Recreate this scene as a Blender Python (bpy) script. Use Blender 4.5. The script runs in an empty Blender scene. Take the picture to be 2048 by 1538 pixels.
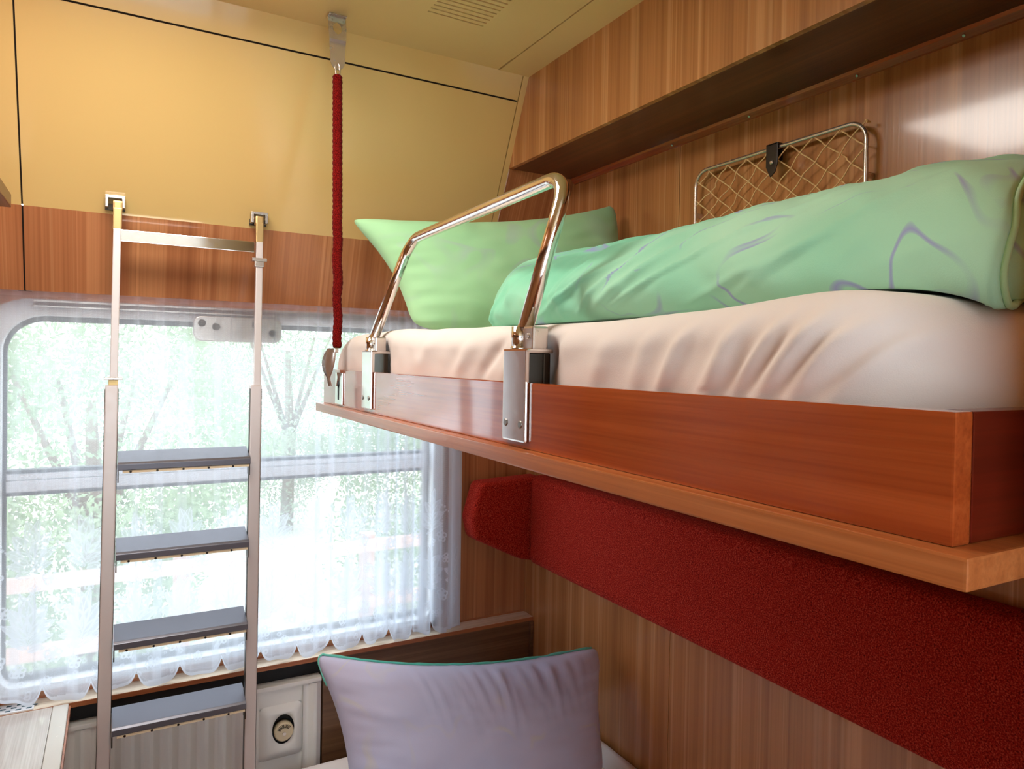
import bpy, bmesh, math, random
import numpy as np
from mathutils import Vector, Matrix, noise as mnoise

random.seed(7); rng = np.random.default_rng(11)
H = 1.75                                   # camera height above the compartment floor; every z below is relative to the eye
SC = bpy.context.scene
COL = SC.collection

# ------------------------------------------------------------------ materials
def new_mat(name):
    m = bpy.data.materials.new(name); m.use_nodes = True
    nt = m.node_tree
    return m, nt, nt.nodes['Principled BSDF']

def lin(c):
    return tuple((v/255/12.92 if v/255 <= .04045 else ((v/255+.055)/1.055)**2.4) for v in c)

def setp(b, col=None, rough=None, metal=None, spec=None, coat=None, coatr=None, sheen=None):
    if col is not None: b.inputs['Base Color'].default_value = (*lin(col), 1)
    if rough is not None: b.inputs['Roughness'].default_value = rough
    if metal is not None: b.inputs['Metallic'].default_value = metal
    if spec is not None: b.inputs['Specular IOR Level'].default_value = spec
    if coat is not None: b.inputs['Coat Weight'].default_value = coat
    if coatr is not None: b.inputs['Coat Roughness'].default_value = coatr
    if sheen is not None: b.inputs['Sheen Weight'].default_value = sheen

class G:                                   # tiny node helper
    def __init__(s, nt): s.nt = nt; s.n = nt.nodes; s.l = nt.links
    def add(s, t, **kw):
        nd = s.n.new(t)
        for k, v in kw.items(): setattr(nd, k, v)
        return nd
    def coord(s): return s.add('ShaderNodeTexCoord').outputs['Object']
    def map(s, vec, sc=(1,1,1), loc=(0,0,0)):
        nd = s.add('ShaderNodeMapping'); s.l.new(vec, nd.inputs['Vector'])
        nd.inputs['Scale'].default_value = sc; nd.inputs['Location'].default_value = loc
        return nd.outputs[0]
    def noise(s, vec, scale, detail=2, rough=.5, dist=0):
        nd = s.add('ShaderNodeTexNoise'); s.l.new(vec, nd.inputs['Vector'])
        nd.inputs['Scale'].default_value = scale; nd.inputs['Detail'].default_value = detail
        nd.inputs['Roughness'].default_value = rough; nd.inputs['Distortion'].default_value = dist
        return nd.outputs['Fac']
    def ramp(s, fac, stops, interp='LINEAR'):
        nd = s.add('ShaderNodeValToRGB'); s.l.new(fac, nd.inputs[0]); cr = nd.color_ramp; cr.interpolation = interp
        while len(cr.elements) < len(stops): cr.elements.new(.5)
        for e, (p, c) in zip(cr.elements, stops):
            e.position = p; e.color = (*lin(c), 1) if len(c) == 3 else c
        return nd.outputs[0]
    def math(s, op, a, b=None, clamp=False):
        nd = s.add('ShaderNodeMath', operation=op, use_clamp=clamp)
        for i, v in enumerate((a, b)):
            if v is None: continue
            if isinstance(v, (int, float)): nd.inputs[i].default_value = v
            else: s.l.new(v, nd.inputs[i])
        return nd.outputs[0]
    def mix(s, fac, a, b, blend='MIX'):
        nd = s.add('ShaderNodeMix', data_type='RGBA', blend_type=blend)
        for i, v in ((0, fac), (6, a), (7, b)):
            if isinstance(v, (int, float)): nd.inputs[i].default_value = v
            elif isinstance(v, tuple): nd.inputs[i].default_value = (*lin(v), 1)
            else: s.l.new(v, nd.inputs[i])
        return nd.outputs[2]
    def bump(s, h, dist, bsdf, strength=1.0):
        nd = s.add('ShaderNodeBump'); s.l.new(h, nd.inputs['Height'])
        nd.inputs['Distance'].default_value = dist; nd.inputs['Strength'].default_value = strength
        s.l.new(nd.outputs[0], bsdf.inputs['Normal'])

def simple(name, col, rough=.5, metal=0, **kw):
    m, nt, b = new_mat(name); setp(b, col, rough, metal, **kw)
    g = G(nt); f = g.noise(g.coord(), 60, 3)
    r = g.math('ADD', g.math('MULTIPLY', f, .12), rough-.06, True); g.l.new(r, b.inputs['Roughness'])
    return m

def wood_stripes(name, axis, light, mid, dark, rough=.24, scale=1.0, tint=1.0):
    """veneer with straight grain running along z, bands vary along `axis` ('x' or 'y')"""
    m, nt, b = new_mat(name); g = G(nt)
    co = g.coord()
    big = (5.2*scale, .0, .05) if axis == 'x' else (.0, 5.2*scale, .05)
    fin = (170*scale, .0, .5) if axis == 'x' else (.0, 170*scale, .5)
    med = (27*scale, .0, .15) if axis == 'x' else (.0, 27*scale, .15)
    n1 = g.noise(g.map(co, big, (3.3, 1.7, 0)), 1, 3, .62)
    n2 = g.noise(g.map(co, fin), 1, 3, .6)
    n3 = g.noise(g.map(co, med, (9, 4, 2)), 1, 2, .5)
    c = g.ramp(n1, [(.28, dark), (.36, mid), (.44, mid), (.455, light), (.475, light), (.49, mid), (.57, mid), (.585, dark), (.62, mid), (.66, light)])
    c = g.mix(.5, c, g.ramp(n3, [(.34, dark), (.50, mid), (.585, mid), (.615, light), (.65, mid)]))
    k = g.ramp(n2, [(.28, (196,186,176)), (.55, (255,255,255))])
    c = g.mix(.45, c, k, 'MULTIPLY')
    g.l.new(c, b.inputs['Base Color'])
    setp(b, rough=rough, coat=.55, coatr=.09)
    g.bump(n2, .0004, b, .35)
    return m

def wood_grain(name, axis, light, mid, dark, rough=.3, coat=.3, coatr=.12):
    """plain wood with grain running along `axis`"""
    m, nt, b = new_mat(name); g = G(nt); co = g.coord()
    sc = {'x': (1.2, 55, 55), 'y': (55, 1.2, 55), 'z': (55, 55, 1.2)}[axis]
    sf = {'x': (4, 260, 260), 'y': (260, 4, 260), 'z': (260, 260, 4)}[axis]
    n1 = g.noise(g.map(co, sc), 1, 4, .6); n2 = g.noise(g.map(co, sf), 1, 2, .5)
    n0 = g.noise(co, 3, 2)
    f = g.math('ADD', g.math('MULTIPLY', n1, .7), g.math('MULTIPLY', n0, .3))
    c = g.ramp(f, [(.32, dark), (.5, mid), (.68, light)])
    c = g.mix(.35, c, g.ramp(n2, [(.3, (190,180,170)), (.6, (255,255,255))]), 'MULTIPLY')
    g.l.new(c, b.inputs['Base Color']); setp(b, rough=rough, coat=coat, coatr=coatr)
    g.bump(n2, .0003, b, .3)
    return m

def fabric(name, base, alt, squig, alt_scale=2.2, thr=.035, rough=.85, squig_scale=2.6, squig_amt=.8, weave=900):
    m, nt, b = new_mat(name); g = G(nt); co = g.coord()
    a = g.noise(co, alt_scale, 2, .5)
    c = g.mix(g.ramp(a, [(.38, (0,0,0)), (.62, (255,255,255))]), base, alt)
    if squig:
        w = g.noise(co, squig_scale, 1, .4, 1.6)
        d = g.math('ABSOLUTE', g.math('SUBTRACT', w, .5))
        line = g.math('SUBTRACT', 1.0, g.math('DIVIDE', d, thr), True)
        msk = g.ramp(g.noise(g.map(co, (1,1,1), (5,2,8)), squig_scale*1.6, 1), [(.46, (0,0,0)), (.60, (255,255,255))])
        f = g.math('MULTIPLY', g.math('MULTIPLY', g.math('POWER', line, .6), msk), squig_amt, True)
        c = g.mix(f, c, squig)
    g.l.new(c, b.inputs['Base Color']); setp(b, rough=rough, spec=.15, sheen=.15)
    wv = g.noise(co, weave, 2, .6); g.bump(wv, .0006, b, .35)
    return m

M = {}
M['yellow'] = simple('yellow_laminate', (234,198,128), .15, coat=.4, coatr=.05)
M['ceil'] = simple('ceiling_laminate', (236,206,144), .2, coat=.2, coatr=.1)
M['groove'] = simple('dark_groove', (40,26,12), .7)
WL, WM, WD = (226,168,114), (190,128,78), (158,102,60)
M['wood_y'] = wood_stripes('veneer_side_wall', 'y', WL, WM, WD)
M['wood_x'] = wood_stripes('veneer_window_wall', 'x', (220,154,104), (192,124,80), (160,98,60), rough=.22)
M['wood_under'] = wood_grain('shade_dark_veneer', 'y', (112,62,34), (92,48,25), (70,34,17), .3)  # dark tone carries the shade under the storage box in its colour
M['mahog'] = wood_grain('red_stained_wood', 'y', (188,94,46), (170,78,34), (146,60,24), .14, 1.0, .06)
M['mahog_x'] = wood_grain('red_stained_wood_end_shade', 'x', (110,32,14), (94,24,10), (74,16,6), .3, .3, .08)  # darker copy of the red wood: shade on the bunk end put into its colour
M['beech'] = wood_grain('orange_brown_wood', 'y', (206,132,78), (186,110,60), (160,88,44), .3, .4, .12)
M['panel'] = wood_grain('brown_panel_wood', 'x', (140,104,74), (118,84,56), (96,64,42), .35, .3, .15)
M['sill'] = wood_grain('pale_sill_wood', 'x', (248,236,220), (242,228,208), (228,206,178), .2, .5, .1)
M['sill_edge'] = wood_grain('sill_edge_wood', 'x', (196,126,80), (176,104,62), (150,82,48), .35, .2)
M['table'] = wood_grain('pale_table_laminate', 'y', (230,224,218), (220,212,206), (206,196,188), .18, .5, .08)
M['table_edge'] = simple('table_edge_band', (226,222,214), .25)
M['cream'] = simple('cream_paint', (243,239,232), .38)
M['knob'] = simple('ivory_plastic', (226,206,170), .35)
M['black'] = simple('black_void', (14,13,13), .6)
M['darkteal'] = simple('dark_teal_holes', (58,92,104), .6)
M['rubber'] = simple('black_rubber', (44,44,48), .55)
M['chrome'] = simple('polished_chrome', (226,220,216), .09, 1)
M['steel'] = simple('satin_steel', (214,204,196), .26, .85)
M['alu'] = simple('satin_aluminium', (222,210,206), .42, .5)
M['tread'] = simple('grey_tread', (112,112,122), .32, .5)
M['brass'] = simple('worn_brass', (196,164,112), .36, .8)
M['darkmetal'] = simple('dark_steel', (66,58,50), .35, 1)
M['frame'] = simple('grey_white_window_frame', (236,236,240), .3)
M['leather'] = simple('black_leather', (38,26,18), .4)
M['string'] = simple('tan_string', (246,210,154), .8)
M['tan'] = simple('tan_strip', (246,226,190), .5)
M['screw'] = simple('grey_screw', (150,146,142), .35, 1)
M['shelfwood'] = wood_grain('left_shelf_wood', 'y', (122,76,48), (100,58,36), (78,44,26), .35)
M['sheet'] = fabric('white_sheet', (238,228,222), (232,222,216), None)
M['green'] = fabric('green_bedding', (176,228,196), (128,206,170), (150,142,208), 2.4, .026, squig_scale=5.2, squig_amt=.8)
M['green_pillow'] = fabric('green_pillowcase', (176,222,172), (158,212,160), (178,180,202), 2.0, .04, squig_scale=3.0, squig_amt=.35)
M['lilac'] = fabric('lilac_pillowcase', (200,206,240), (206,204,232), (218,216,206), 2.5, .03, squig_scale=4.0, squig_amt=.5)
M['teal'] = fabric('teal_piping_cloth', (96,206,186), (120,214,196), None)

def red_cloth(name, base, dots, scale):
    m, nt, b = new_mat(name); g = G(nt); co = g.coord()
    n = g.noise(co, scale, 2, .7)
    c = g.ramp(n, [(.34, tuple(int(v*.55) for v in base)), (.5, base), (.68, dots)])
    g.l.new(c, b.inputs['Base Color']); setp(b, rough=.9, spec=.05, sheen=.04); g.bump(n, .002, b, .5)
    return m
M['red'] = red_cloth('red_wool_upholstery', (174,36,26), (212,84,62), 330)
M['rope'] = red_cloth('red_plush', (104,12,10), (140,28,22), 420)

m, nt, b = new_mat('clear_glass'); g = G(nt)
tr = g.add('ShaderNodeBsdfTransparent'); gl = g.add('ShaderNodeBsdfGlossy'); gl.inputs['Roughness'].default_value = .02
tr.inputs[0].default_value = (.96,.985,.98,1)
mx = g.add('ShaderNodeMixShader'); mx.inputs[0].default_value = .05
g.l.new(tr.outputs[0], mx.inputs[1]); g.l.new(gl.outputs[0], mx.inputs[2]); g.l.new(mx.outputs[0], nt.nodes['Material Output'].inputs[0])
M['glass'] = m

m, nt, b = new_mat('white_lace'); g = G(nt)
at = g.add('ShaderNodeAttribute', attribute_name='lace')
df = g.add('ShaderNodeBsdfDiffuse'); df.inputs[0].default_value = (.80,.84,.92,1)
tl = g.add('ShaderNodeBsdfTranslucent'); tl.inputs[0].default_value = (.74,.79,.90,1)
m1 = g.add('ShaderNodeMixShader'); m1.inputs[0].default_value = .5
g.l.new(df.outputs[0], m1.inputs[1]); g.l.new(tl.outputs[0], m1.inputs[2])
tr = g.add('ShaderNodeBsdfTransparent'); mx = g.add('ShaderNodeMixShader')
g.l.new(at.outputs['Fac'], mx.inputs[0]); g.l.new(tr.outputs[0], mx.inputs[1]); g.l.new(m1.outputs[0], mx.inputs[2])
g.l.new(mx.outputs[0], nt.nodes['Material Output'].inputs[0])
M['lace'] = m

def leafmat(name, a, bcol):
    m, nt, b = new_mat(name); g = G(nt)
    n = g.noise(g.coord(), 1.1, 3); c = g.ramp(n, [(.35, a), (.65, bcol)])
    d = g.add('ShaderNodeBsdfDiffuse'); t = g.add('ShaderNodeBsdfTranslucent'); mx = g.add('ShaderNodeMixShader'); mx.inputs[0].default_value = .4
    g.l.new(c, d.inputs[0]); g.l.new(c, t.inputs[0]); g.l.new(d.outputs[0], mx.inputs[1]); g.l.new(t.outputs[0], mx.inputs[2])
    g.l.new(mx.outputs[0], nt.nodes['Material Output'].inputs[0]); return m
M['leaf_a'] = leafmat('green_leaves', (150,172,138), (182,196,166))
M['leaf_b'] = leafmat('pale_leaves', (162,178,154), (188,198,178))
M['bark'] = simple('bark', (130,110,92), .9)
M['ground'] = simple('pale_gravel', (206,202,194), .95)
M['fence'] = simple('weathered_rail', (178,150,140), .8)

def emis(name, col, s):
    m, nt, b = new_mat(name); e = nt.nodes.new('ShaderNodeEmission'); e.inputs[0].default_value = (*col, 1); e.inputs[1].default_value = s
    nt.links.new(e.outputs[0], nt.nodes['Material Output'].inputs[0]); return m
M['lamp'] = emis('lamp_diffuser', (1, .94, .86), 19.5)

# ------------------------------------------------------------------ mesh building
class B:
    def __init__(s): s.bm = bmesh.new(); s.sm = []
    def box(s, x0, x1, y0, y1, z0, z1, bev=0.0, seg=2, rot=None, mi=0):
        t = bmesh.new(); bmesh.ops.create_cube(t, size=1)
        c = Vector(((x0+x1)/2, (y0+y1)/2, (z0+z1)/2))
        for v in t.verts: v.co = Vector((v.co.x*(x1-x0), v.co.y*(y1-y0), v.co.z*(z1-z0)))
        if bev > 0: bmesh.ops.bevel(t, geom=t.edges[:], offset=bev, segments=seg, profile=.7, affect='EDGES')
        for v in t.verts:
            if rot is not None: v.co = rot @ v.co
            v.co += c
        s.merge(t, mi); return s
    def merge(s, t, mi=0):
        mp = {v: s.bm.verts.new(v.co) for v in t.verts}
        for f in t.faces:
            try:
                nf = s.bm.faces.new([mp[v] for v in f.verts]); nf.material_index = mi
            except ValueError: pass
        t.free()
    def prism(s, pts, axis, a, b, bev=0.0, seg=2, mi=0):
        """polygon in the plane across `axis`, extruded from a to b. x: (y,z)  y: (x,z)  z: (x,y)"""
        t = bmesh.new()
        def P(p, h): return {'x': (h, p[0], p[1]), 'y': (p[0], h, p[1]), 'z': (p[0], p[1], h)}[axis]
        A = [t.verts.new(P(p, a)) for p in pts]; C = [t.verts.new(P(p, b)) for p in pts]; n = len(pts)
        t.faces.new(A); t.faces.new(C[::-1])
        for i in range(n): t.faces.new((A[i], C[i], C[(i+1) % n], A[(i+1) % n]))
        bmesh.ops.recalc_face_normals(t, faces=t.faces[:])
        if bev > 0: bmesh.ops.bevel(t, geom=t.edges[:], offset=bev, segments=seg, profile=.6, affect='EDGES')
        s.merge(t, mi); return s
    def tube(s, path, r, n=12, closed=False, cap=True, mi=0):
        P = [Vector(p) for p in path]; R = r if isinstance(r, (list, tuple)) else [r]*len(P)
        rings = []; up = None; m = len(P)
        for i, p in enumerate(P):
            if closed: d = P[(i+1) % m]-P[i-1]
            else: d = P[min(i+1, m-1)]-P[max(i-1, 0)]
            d.normalize()
            if up is None:
                up = Vector((0, 0, 1)) if abs(d.z) < .9 else Vector((1, 0, 0))
            u = (up - d*up.dot(d)).normalized(); w = d.cross(u); up = u
            rings.append([s.bm.verts.new(p + (u*math.cos(2*math.pi*k/n)+w*math.sin(2*math.pi*k/n))*R[i]) for k in range(n)])
        rng_ = range(m) if closed else range(m-1)
        for i in rng_:
            a, c = rings[i], rings[(i+1) % m]
            for k in range(n):
                f = s.bm.faces.new((a[k], a[(k+1) % n], c[(k+1) % n], c[k])); f.material_index = mi; f.smooth = True
        if cap and not closed:
            for rg, rev in ((rings[0], 1), (rings[-1], 0)):
                f = s.bm.faces.new(rg[::-1] if rev else rg); f.material_index = mi
        return s
    def cyl(s, a, b_, r, n=20, mi=0): return s.tube([a, b_], r, n, mi=mi)
    def grid(s, fn, nu, nv, mi=0, closed_u=False):
        V = [[s.bm.verts.new(fn(i/(nu if closed_u else nu-1), j/(nv-1))) for j in range(nv)] for i in range(nu)]
        for i in range(nu if closed_u else nu-1):
            for j in range(nv-1):
                q = (V[i][j], V[(i+1) % nu][j], V[(i+1) % nu][j+1], V[i][j+1])
                try:
                    f = s.bm.faces.new(q); f.smooth = True; f.material_index = mi
                except ValueError: pass
        return s
    def build(s, name, mat, parent=None, smooth=False, weld=0, recalc=True):
        bm = s.bm
        if weld: bmesh.ops.remove_doubles(bm, verts=bm.verts[:], dist=weld)
        if recalc: bmesh.ops.recalc_face_normals(bm, faces=bm.faces[:])
        off = Vector((0, 0, H)) - (parent_base(parent) if parent else Vector((0, 0, 0)))
        for v in bm.verts: v.co += off
        me = bpy.data.meshes.new(name); bm.to_mesh(me); bm.free()
        for mm in (mat if isinstance(mat, (list, tuple)) else [mat]): me.materials.append(M[mm])
        if smooth:
            for p in me.polygons: p.use_smooth = True
        o = bpy.data.objects.new(name, me); COL.objects.link(o)
        if parent: o.parent = parent
        return o

BASE = {}
def parent_base(p): return BASE.get(p.name, Vector((0, 0, 0)))

def thing(name, label, cat, loc=(0, 0, 0), group=None, kind=None):
    o = bpy.data.objects.new(name, None); COL.objects.link(o)
    L = Vector((loc[0], loc[1], loc[2]+H)); o.location = L; BASE[o.name] = L; o.empty_display_size = .05
    return tag(o, label, cat, group, kind)
def tag(o, label=None, cat=None, group=None, kind=None):
    for k, v in (('label', label), ('category', cat), ('group', group), ('kind', kind)):
        if v: o[k] = v
    return o
def part(bld, name, mat, par, label=None, **kw):
    o = bld.build(name, mat, par, **kw); BASE[o.name] = parent_base(par)
    if label: o['label'] = label
    return o
def struct(bld, name, mat, label=None, cat=None, parent=None, **kw):
    o = bld.build(name, mat, parent, **kw); o['kind'] = 'structure'
    if label: o['label'] = label
    if cat: o['category'] = cat
    return o
def nz(x, y, z=0): return mnoise.noise(Vector((x, y, z)))

# ------------------------------------------------------------------ the setting
XU, XL = 1.135, 1.398                       # side wall above and below the storage box line
ZC, ZU = .903, .643                         # ceiling, underside of the box
XLEFT, YN = -.66, -1.0
K = .466
def ys(z): return 1.953 + K*(ZC-z)          # the sloping lining over the window

b_ = B()
b_.box(XLEFT, .685, YN, 1.858, ZC-.002, ZC+.02); b_.box(.865, 1.0235, YN, 1.858, ZC-.002, ZC+.02)
b_.box(.685, .865, YN, 1.40, ZC-.002, ZC+.02); b_.box(.685, .865, 1.738, 1.858, ZC-.002, ZC+.02)
b_.box(XLEFT, 1.0235, 1.859, 1.99, ZC, ZC+.02); b_.box(1.0295, 1.16, YN, 1.99, ZC-.0005, ZC+.02)
b_.box(XLEFT, 1.5, YN, 2.0, ZC+.02, ZC+.06, mi=1)
struct(b_, 'ceiling', ['ceil', 'groove'], 'yellow laminate ceiling with slotted vent and dark seam', 'ceiling')

t = thing('ceiling_vent', 'row of narrow slots set into the yellow ceiling', 'vent', (.775, 1.57, ZC))
v = B()
v.box(.685, .695, 1.40, 1.738, ZC-.002, ZC+.018); v.box(.855, .865, 1.40, 1.738, ZC-.002, ZC+.018)
y = 1.738; k = 0
while y > 1.42:
    v.box(.695, .855, y-.0135, y, ZC-.002, ZC+.012); y -= .0195
v.box(.695, .855, 1.40, y+.0, ZC-.002, ZC+.018)
part(v, 'slotted_plate', 'ceil', t)
part(B().box(.69, .86, 1.405, 1.733, ZC+.0165, ZC+.0195), 'dark_backing', 'black', t)

# sloping yellow lining above the window, three panels and an edge strip with real gaps
def slope_slab(bb, x0, x1, z0, z1, th=.012, mi=0, off=0.0):
    nrm = Vector((0, 1, K)).normalized()
    fr = [(ys(z0)+nrm.y*off, z0+nrm.z*off), (ys(z1)+nrm.y*off, z1+nrm.z*off)]
    bk = [(fr[1][0]+nrm.y*th, fr[1][1]+nrm.z*th), (fr[0][0]+nrm.y*th, fr[0][1]+nrm.z*th)]
    bb.prism([fr[0], fr[1], bk[0], bk[1]], 'x', x0, x1, mi=mi)
b_ = B(); gz = .832
for x0, x1 in ((XLEFT, -.2155), (-.2115, 1.1125)):
    slope_slab(b_, x0, x1, gz+.0022, ZC); slope_slab(b_, x0, x1, .3775, gz-.0022)
slope_slab(b_, 1.1158, XU, .3775, ZC)
slope_slab(b_, XLEFT, XU, .377, ZC+.01, .01, 1, .0125)
struct(b_, 'wall_window_upper', ['yellow', 'groove'], 'glossy yellow sloping wall lining above the window', 'wall')

# wood behind the side of the box, on the same slope, and the wood valance below the yellow
b_ = B()
slope_slab(b_, XU+.003, XL+.02, .3775, ZU+.02)
yb0, zb0, yb1, zb1 = 2.198, .3775, 2.27, .1655
def band(x0, x1, mi=0, o=0.0):
    b_.prism([(yb0+o, zb0), (yb1+o, zb1), (yb1+.012+o, zb1), (yb0+.013+o, zb0+.004)], 'x', x0, x1, mi=mi)
band(XLEFT, -.2152); band(-.2112, XL); band(-.23, -.20, 1, .0135)
b_.box(XLEFT, XL, 2.30, 2.318, .172, .19)
struct(b_, 'wall_window_valance', ['wood_x', 'groove'], 'brown veneer band between yellow lining and window curtain', 'wall')

# window wall with a rounded opening
def rrect(x0, x1, z0, z1, rt, n=8, rb=None):
    pts = []; rb = rt if rb is None else rb
    for cx, cz, a0, r in ((x1-rt, z1-rt, 0, rt), (x0+rt, z1-rt, 90, rt), (x0+rb, z0+rb, 180, rb), (x1-rb, z0+rb, 270, rb)):
        for k in range(n+1):
            a = math.radians(a0+90*k/n); pts.append((cx+r*math.cos(a), cz+r*math.sin(a)))
    return pts
def ring(bb, outer, inner, y0, y1, mi=0):
    n = len(outer)
    V = [[bb.bm.verts.new((p[0], yy, p[1])) for p in q] for q, yy in ((outer, y0), (inner, y0), (inner, y1), (outer, y1))]
    for a in range(4):
        A, C = V[a], V[(a+1) % 4]
        for i in range(n):
            f = bb.bm.faces.new((A[i], A[(i+1) % n], C[(i+1) % n], C[i])); f.material_index = mi
W0, W1, WZ0, WZ1 = -.325, 1.035, -.955, .150
b_ = B()
wall_y = 2.37
b_.box(XLEFT, W0+.04, wall_y, 2.44, -H, .40); b_.box(W1-.04, XL+.02, wall_y, 2.44, -H, .40)
b_.box(W0, W1, wall_y, 2.44, WZ1-.02, .40); b_.box(W0, W1, wall_y, 2.44, -H, WZ0+.012)
struct(b_, 'wall_window_lower', 'wood_x', 'brown striped veneer wall around the window', 'wall')

win = thing('window_1', 'wide train window with grey frame behind the lace curtain', 'window', (.36, 2.39, -.4), kind='structure')
b_ = B(); ring(b_, rrect(W0, W1, WZ0+.012, WZ1, .12, 8, .05), rrect(W0+.052, W1-.04, WZ0+.03, WZ1-.045, .10, 8, .04), 2.345, 2.40)
part(b_, 'outer_frame', 'frame', win)
b_ = B(); ring(b_, rrect(W0+.046, W1-.034, WZ0+.024, WZ1-.039, .10, 8, .04), rrect(W0+.060, W1-.048, WZ0+.045, WZ1-.060, .088, 8, .03), 2.392, 2.415)
part(b_, 'rubber_gasket', 'rubber', win)
for a, c in ((-.357, -.338), (-.392, -.359)): part(B().box(W0+.05, W1-.04, 2.396, 2.428, a, c, .003), 'sash_bar', 'frame', win)
for a, c in ((-.3385, -.329), (-.401, -.3915)): part(B().box(W0+.055, W1-.045, 2.394, 2.43, a, c, .001), 'sash_seal', 'rubber', win)
part(B().box(W0+.04, W1-.04, 2.410, 2.414, -.35, WZ1-.04), 'upper_pane', 'glass', win)
part(B().box(W0+.04, W1-.04, 2.418, 2.422, WZ0+.02, -.35), 'lower_pane', 'glass', win)
hd = B(); hd.prism(rrect(.20, .46, .045, .122, .025, 5), 'y', 2.33, 2.346, .003)
hd = part(hd, 'sash_handle', 'steel', win)
for x, z in ((.225, .10), (.265, .09), (.38, .10), (.43, .075)): part(B().cyl((x, 2.3305, z), (x, 2.325, z), .011), 'handle_screw', 'darkmetal', hd)
for a, c in ((.142, .147), (.128, .132)): part(B().box(-.20, .95, 2.338, 2.344, a, c), 'frame_ridge', 'steel', win)

# side wall (right), storage box over it
b_ = B()
b_.box(XL, XL+.02, YN, 1.5385, -H, ZU+.01); b_.box(XL, XL+.02, 1.5415, wall_y, -H, ZU+.01)
b_.box(XL+.004, XL+.03, YN, 2.45, -H, ZU+.01, mi=1)
struct(b_, 'wall_right_lower', ['wood_y', 'groove'], 'striped brown veneer side wall beside both beds', 'wall')
b_ = B()
b_.box(XU, XU+.015, YN, ys(ZU)+.003, ZU-.002, ZC+.005)
struct(b_, 'wall_right_upper', 'wood_y', 'glossy striped veneer face of the wall below the ceiling', 'wall')
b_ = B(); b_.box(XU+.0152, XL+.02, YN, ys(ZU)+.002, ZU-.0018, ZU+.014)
struct(b_, 'trim_1', 'wood_under', 'underside board with its shade put into a dark brown colour, running above the upper bed', 'trim')
b_ = B(); b_.prism([(XL, ZU-.002), (XL, ZU-.020), (XL-.006, ZU-.019), (XL-.016, ZU-.009), (XL-.018, ZU-.002)], 'y', YN, ys(ZU)-.005)
q = struct(b_, 'trim_2', 'mahog', 'slim red-brown quarter-round strip with screws under the dark board', 'trim')
for yy in (1.56, 1.277, .98, .76):
    s_ = B().tube([(XL-.0125, yy, ZU-.0145), (XL-.0145, yy, ZU-.0165)], .0028, 10).build('screw', 'chrome', None); s_.parent = q

b_ = B(); b_.box(XLEFT-.02, XLEFT, YN, 2.45, -H, ZC+.03); struct(b_, 'wall_left', 'wood_y', 'brown veneer wall at the other side of the compartment', 'wall')
b_ = B()
b_.box(XLEFT-.02, -.62, YN-.03, YN, -H, ZC+.03); b_.box(.54, 1.45, YN-.03, YN, -H, ZC+.03)
b_.box(-.62, .54, YN-.03, YN, -H, -.64); b_.box(-.62, .54, YN-.03, YN, .84, ZC+.03)
b_.box(.55, XL-.001, .16, .20, -H, ZU-.003); b_.box(.55, .57, YN, .1599, -H, ZU-.003)  # unseen partition added to keep light off the near end of the bunk
struct(b_, 'wall_near', 'wood_x', 'veneer wall on the corridor side with a window, plus an unseen partition added to shade the bunk end', 'wall')
b_ = B(); ring(b_, rrect(-.62, .54, -.64, .84, .04), rrect(-.595, .515, -.615, .815, .03), YN-.035, YN+.005)  # out-of-view corridor window, made wider to add daylight fill from the front
q = struct(b_, 'window_2', 'frame', 'unseen corridor window behind the viewer, widened to add frontal fill light', 'window')
s_ = B().box(-.61, .53, YN-.018, YN-.014, -.63, .83).build('pane', 'glass'); s_.parent = q
b_ = B(); b_.box(XLEFT, XL+.02, YN, 2.44, -H-.03, -H); struct(b_, 'floor', 'panel', 'brown compartment floor', 'floor')

# window sill and the wood box under its right end
ZS = -.972
b_ = B(); b_.box(XLEFT, XL-.001, 2.30, 2.368, ZS-.015, ZS, .002)
b_.box(XLEFT, XL-.001, 2.368, 2.40, ZS-.012, ZS+.006, .002, mi=1)
b_.box(XLEFT, XL-.001, 2.2985, 2.3005, ZS-.0145, ZS-.001, mi=1)
struct(b_, 'trim_3', ['sill', 'sill_edge'], 'pale wooden window sill lit by daylight', 'sill')
b_ = B(); b_.box(.600, XL-.012, 2.306, 2.365, -H, ZS-.0155, .002)
b_.box(XL-.014, XL-.001, 2.294, 2.365, -H, ZS-.0155, .002)
struct(b_, 'trim_4', 'panel', 'dark brown wooden casing below the sill behind the lilac pillow', 'trim')
b_ = B(); b_.box(XLEFT, .599, 2.345, 2.365, -H, ZS-.016)
struct(b_, 'trim_5', 'black', 'black gap below the window sill', 'trim')

# ------------------------------------------------------------------ radiator cover
t = thing('radiator_cover', 'cream ribbed radiator cover below the window sill', 'radiator', (.0, 2.31, -H))
kx, kz = .468, -1.185
b_ = B(); zt, zb = -1.043, -H+.02
def ribz(x):
    if abs(x-kx) < .066: return 0.0
    p = (x/.050) % 1.0
    return .012*max(0, min(1, 3.2*(.5-abs(p-.5))-.3))
xs = np.arange(XLEFT+.004, .5945, .0025); xs = np.append(xs, .595)
def strip(z0, z1, flat=False, x_lo=-9, x_hi=9):
    q = [x for x in xs if x_lo <= x <= x_hi]
    pr = None
    for x in q:
        yy = 2.312 - (0 if flat else ribz(x))
        a, c = b_.bm.verts.new((x, yy, z0)), b_.bm.verts.new((x, yy, z1))
        if pr: b_.bm.faces.new((pr[0], a, c, pr[1]))
        pr = (a, c)
strip(zb, zt-.014, x_hi=kx-.066); strip(zb, zt-.014, x_lo=kx+.066); strip(kz+.075, zt-.014, True, kx-.067, kx+.067); strip(zb, kz-.095, True, kx-.067, kx+.067)
b_.box(XLEFT+.004, .595, 2.304, 2.344, zt-.014, zt, .003)
b_.box(XLEFT+.004, .595, 2.318, 2.344, zb, zt-.014)
part(b_, 'ribbed_panel', 'cream', t)
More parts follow.
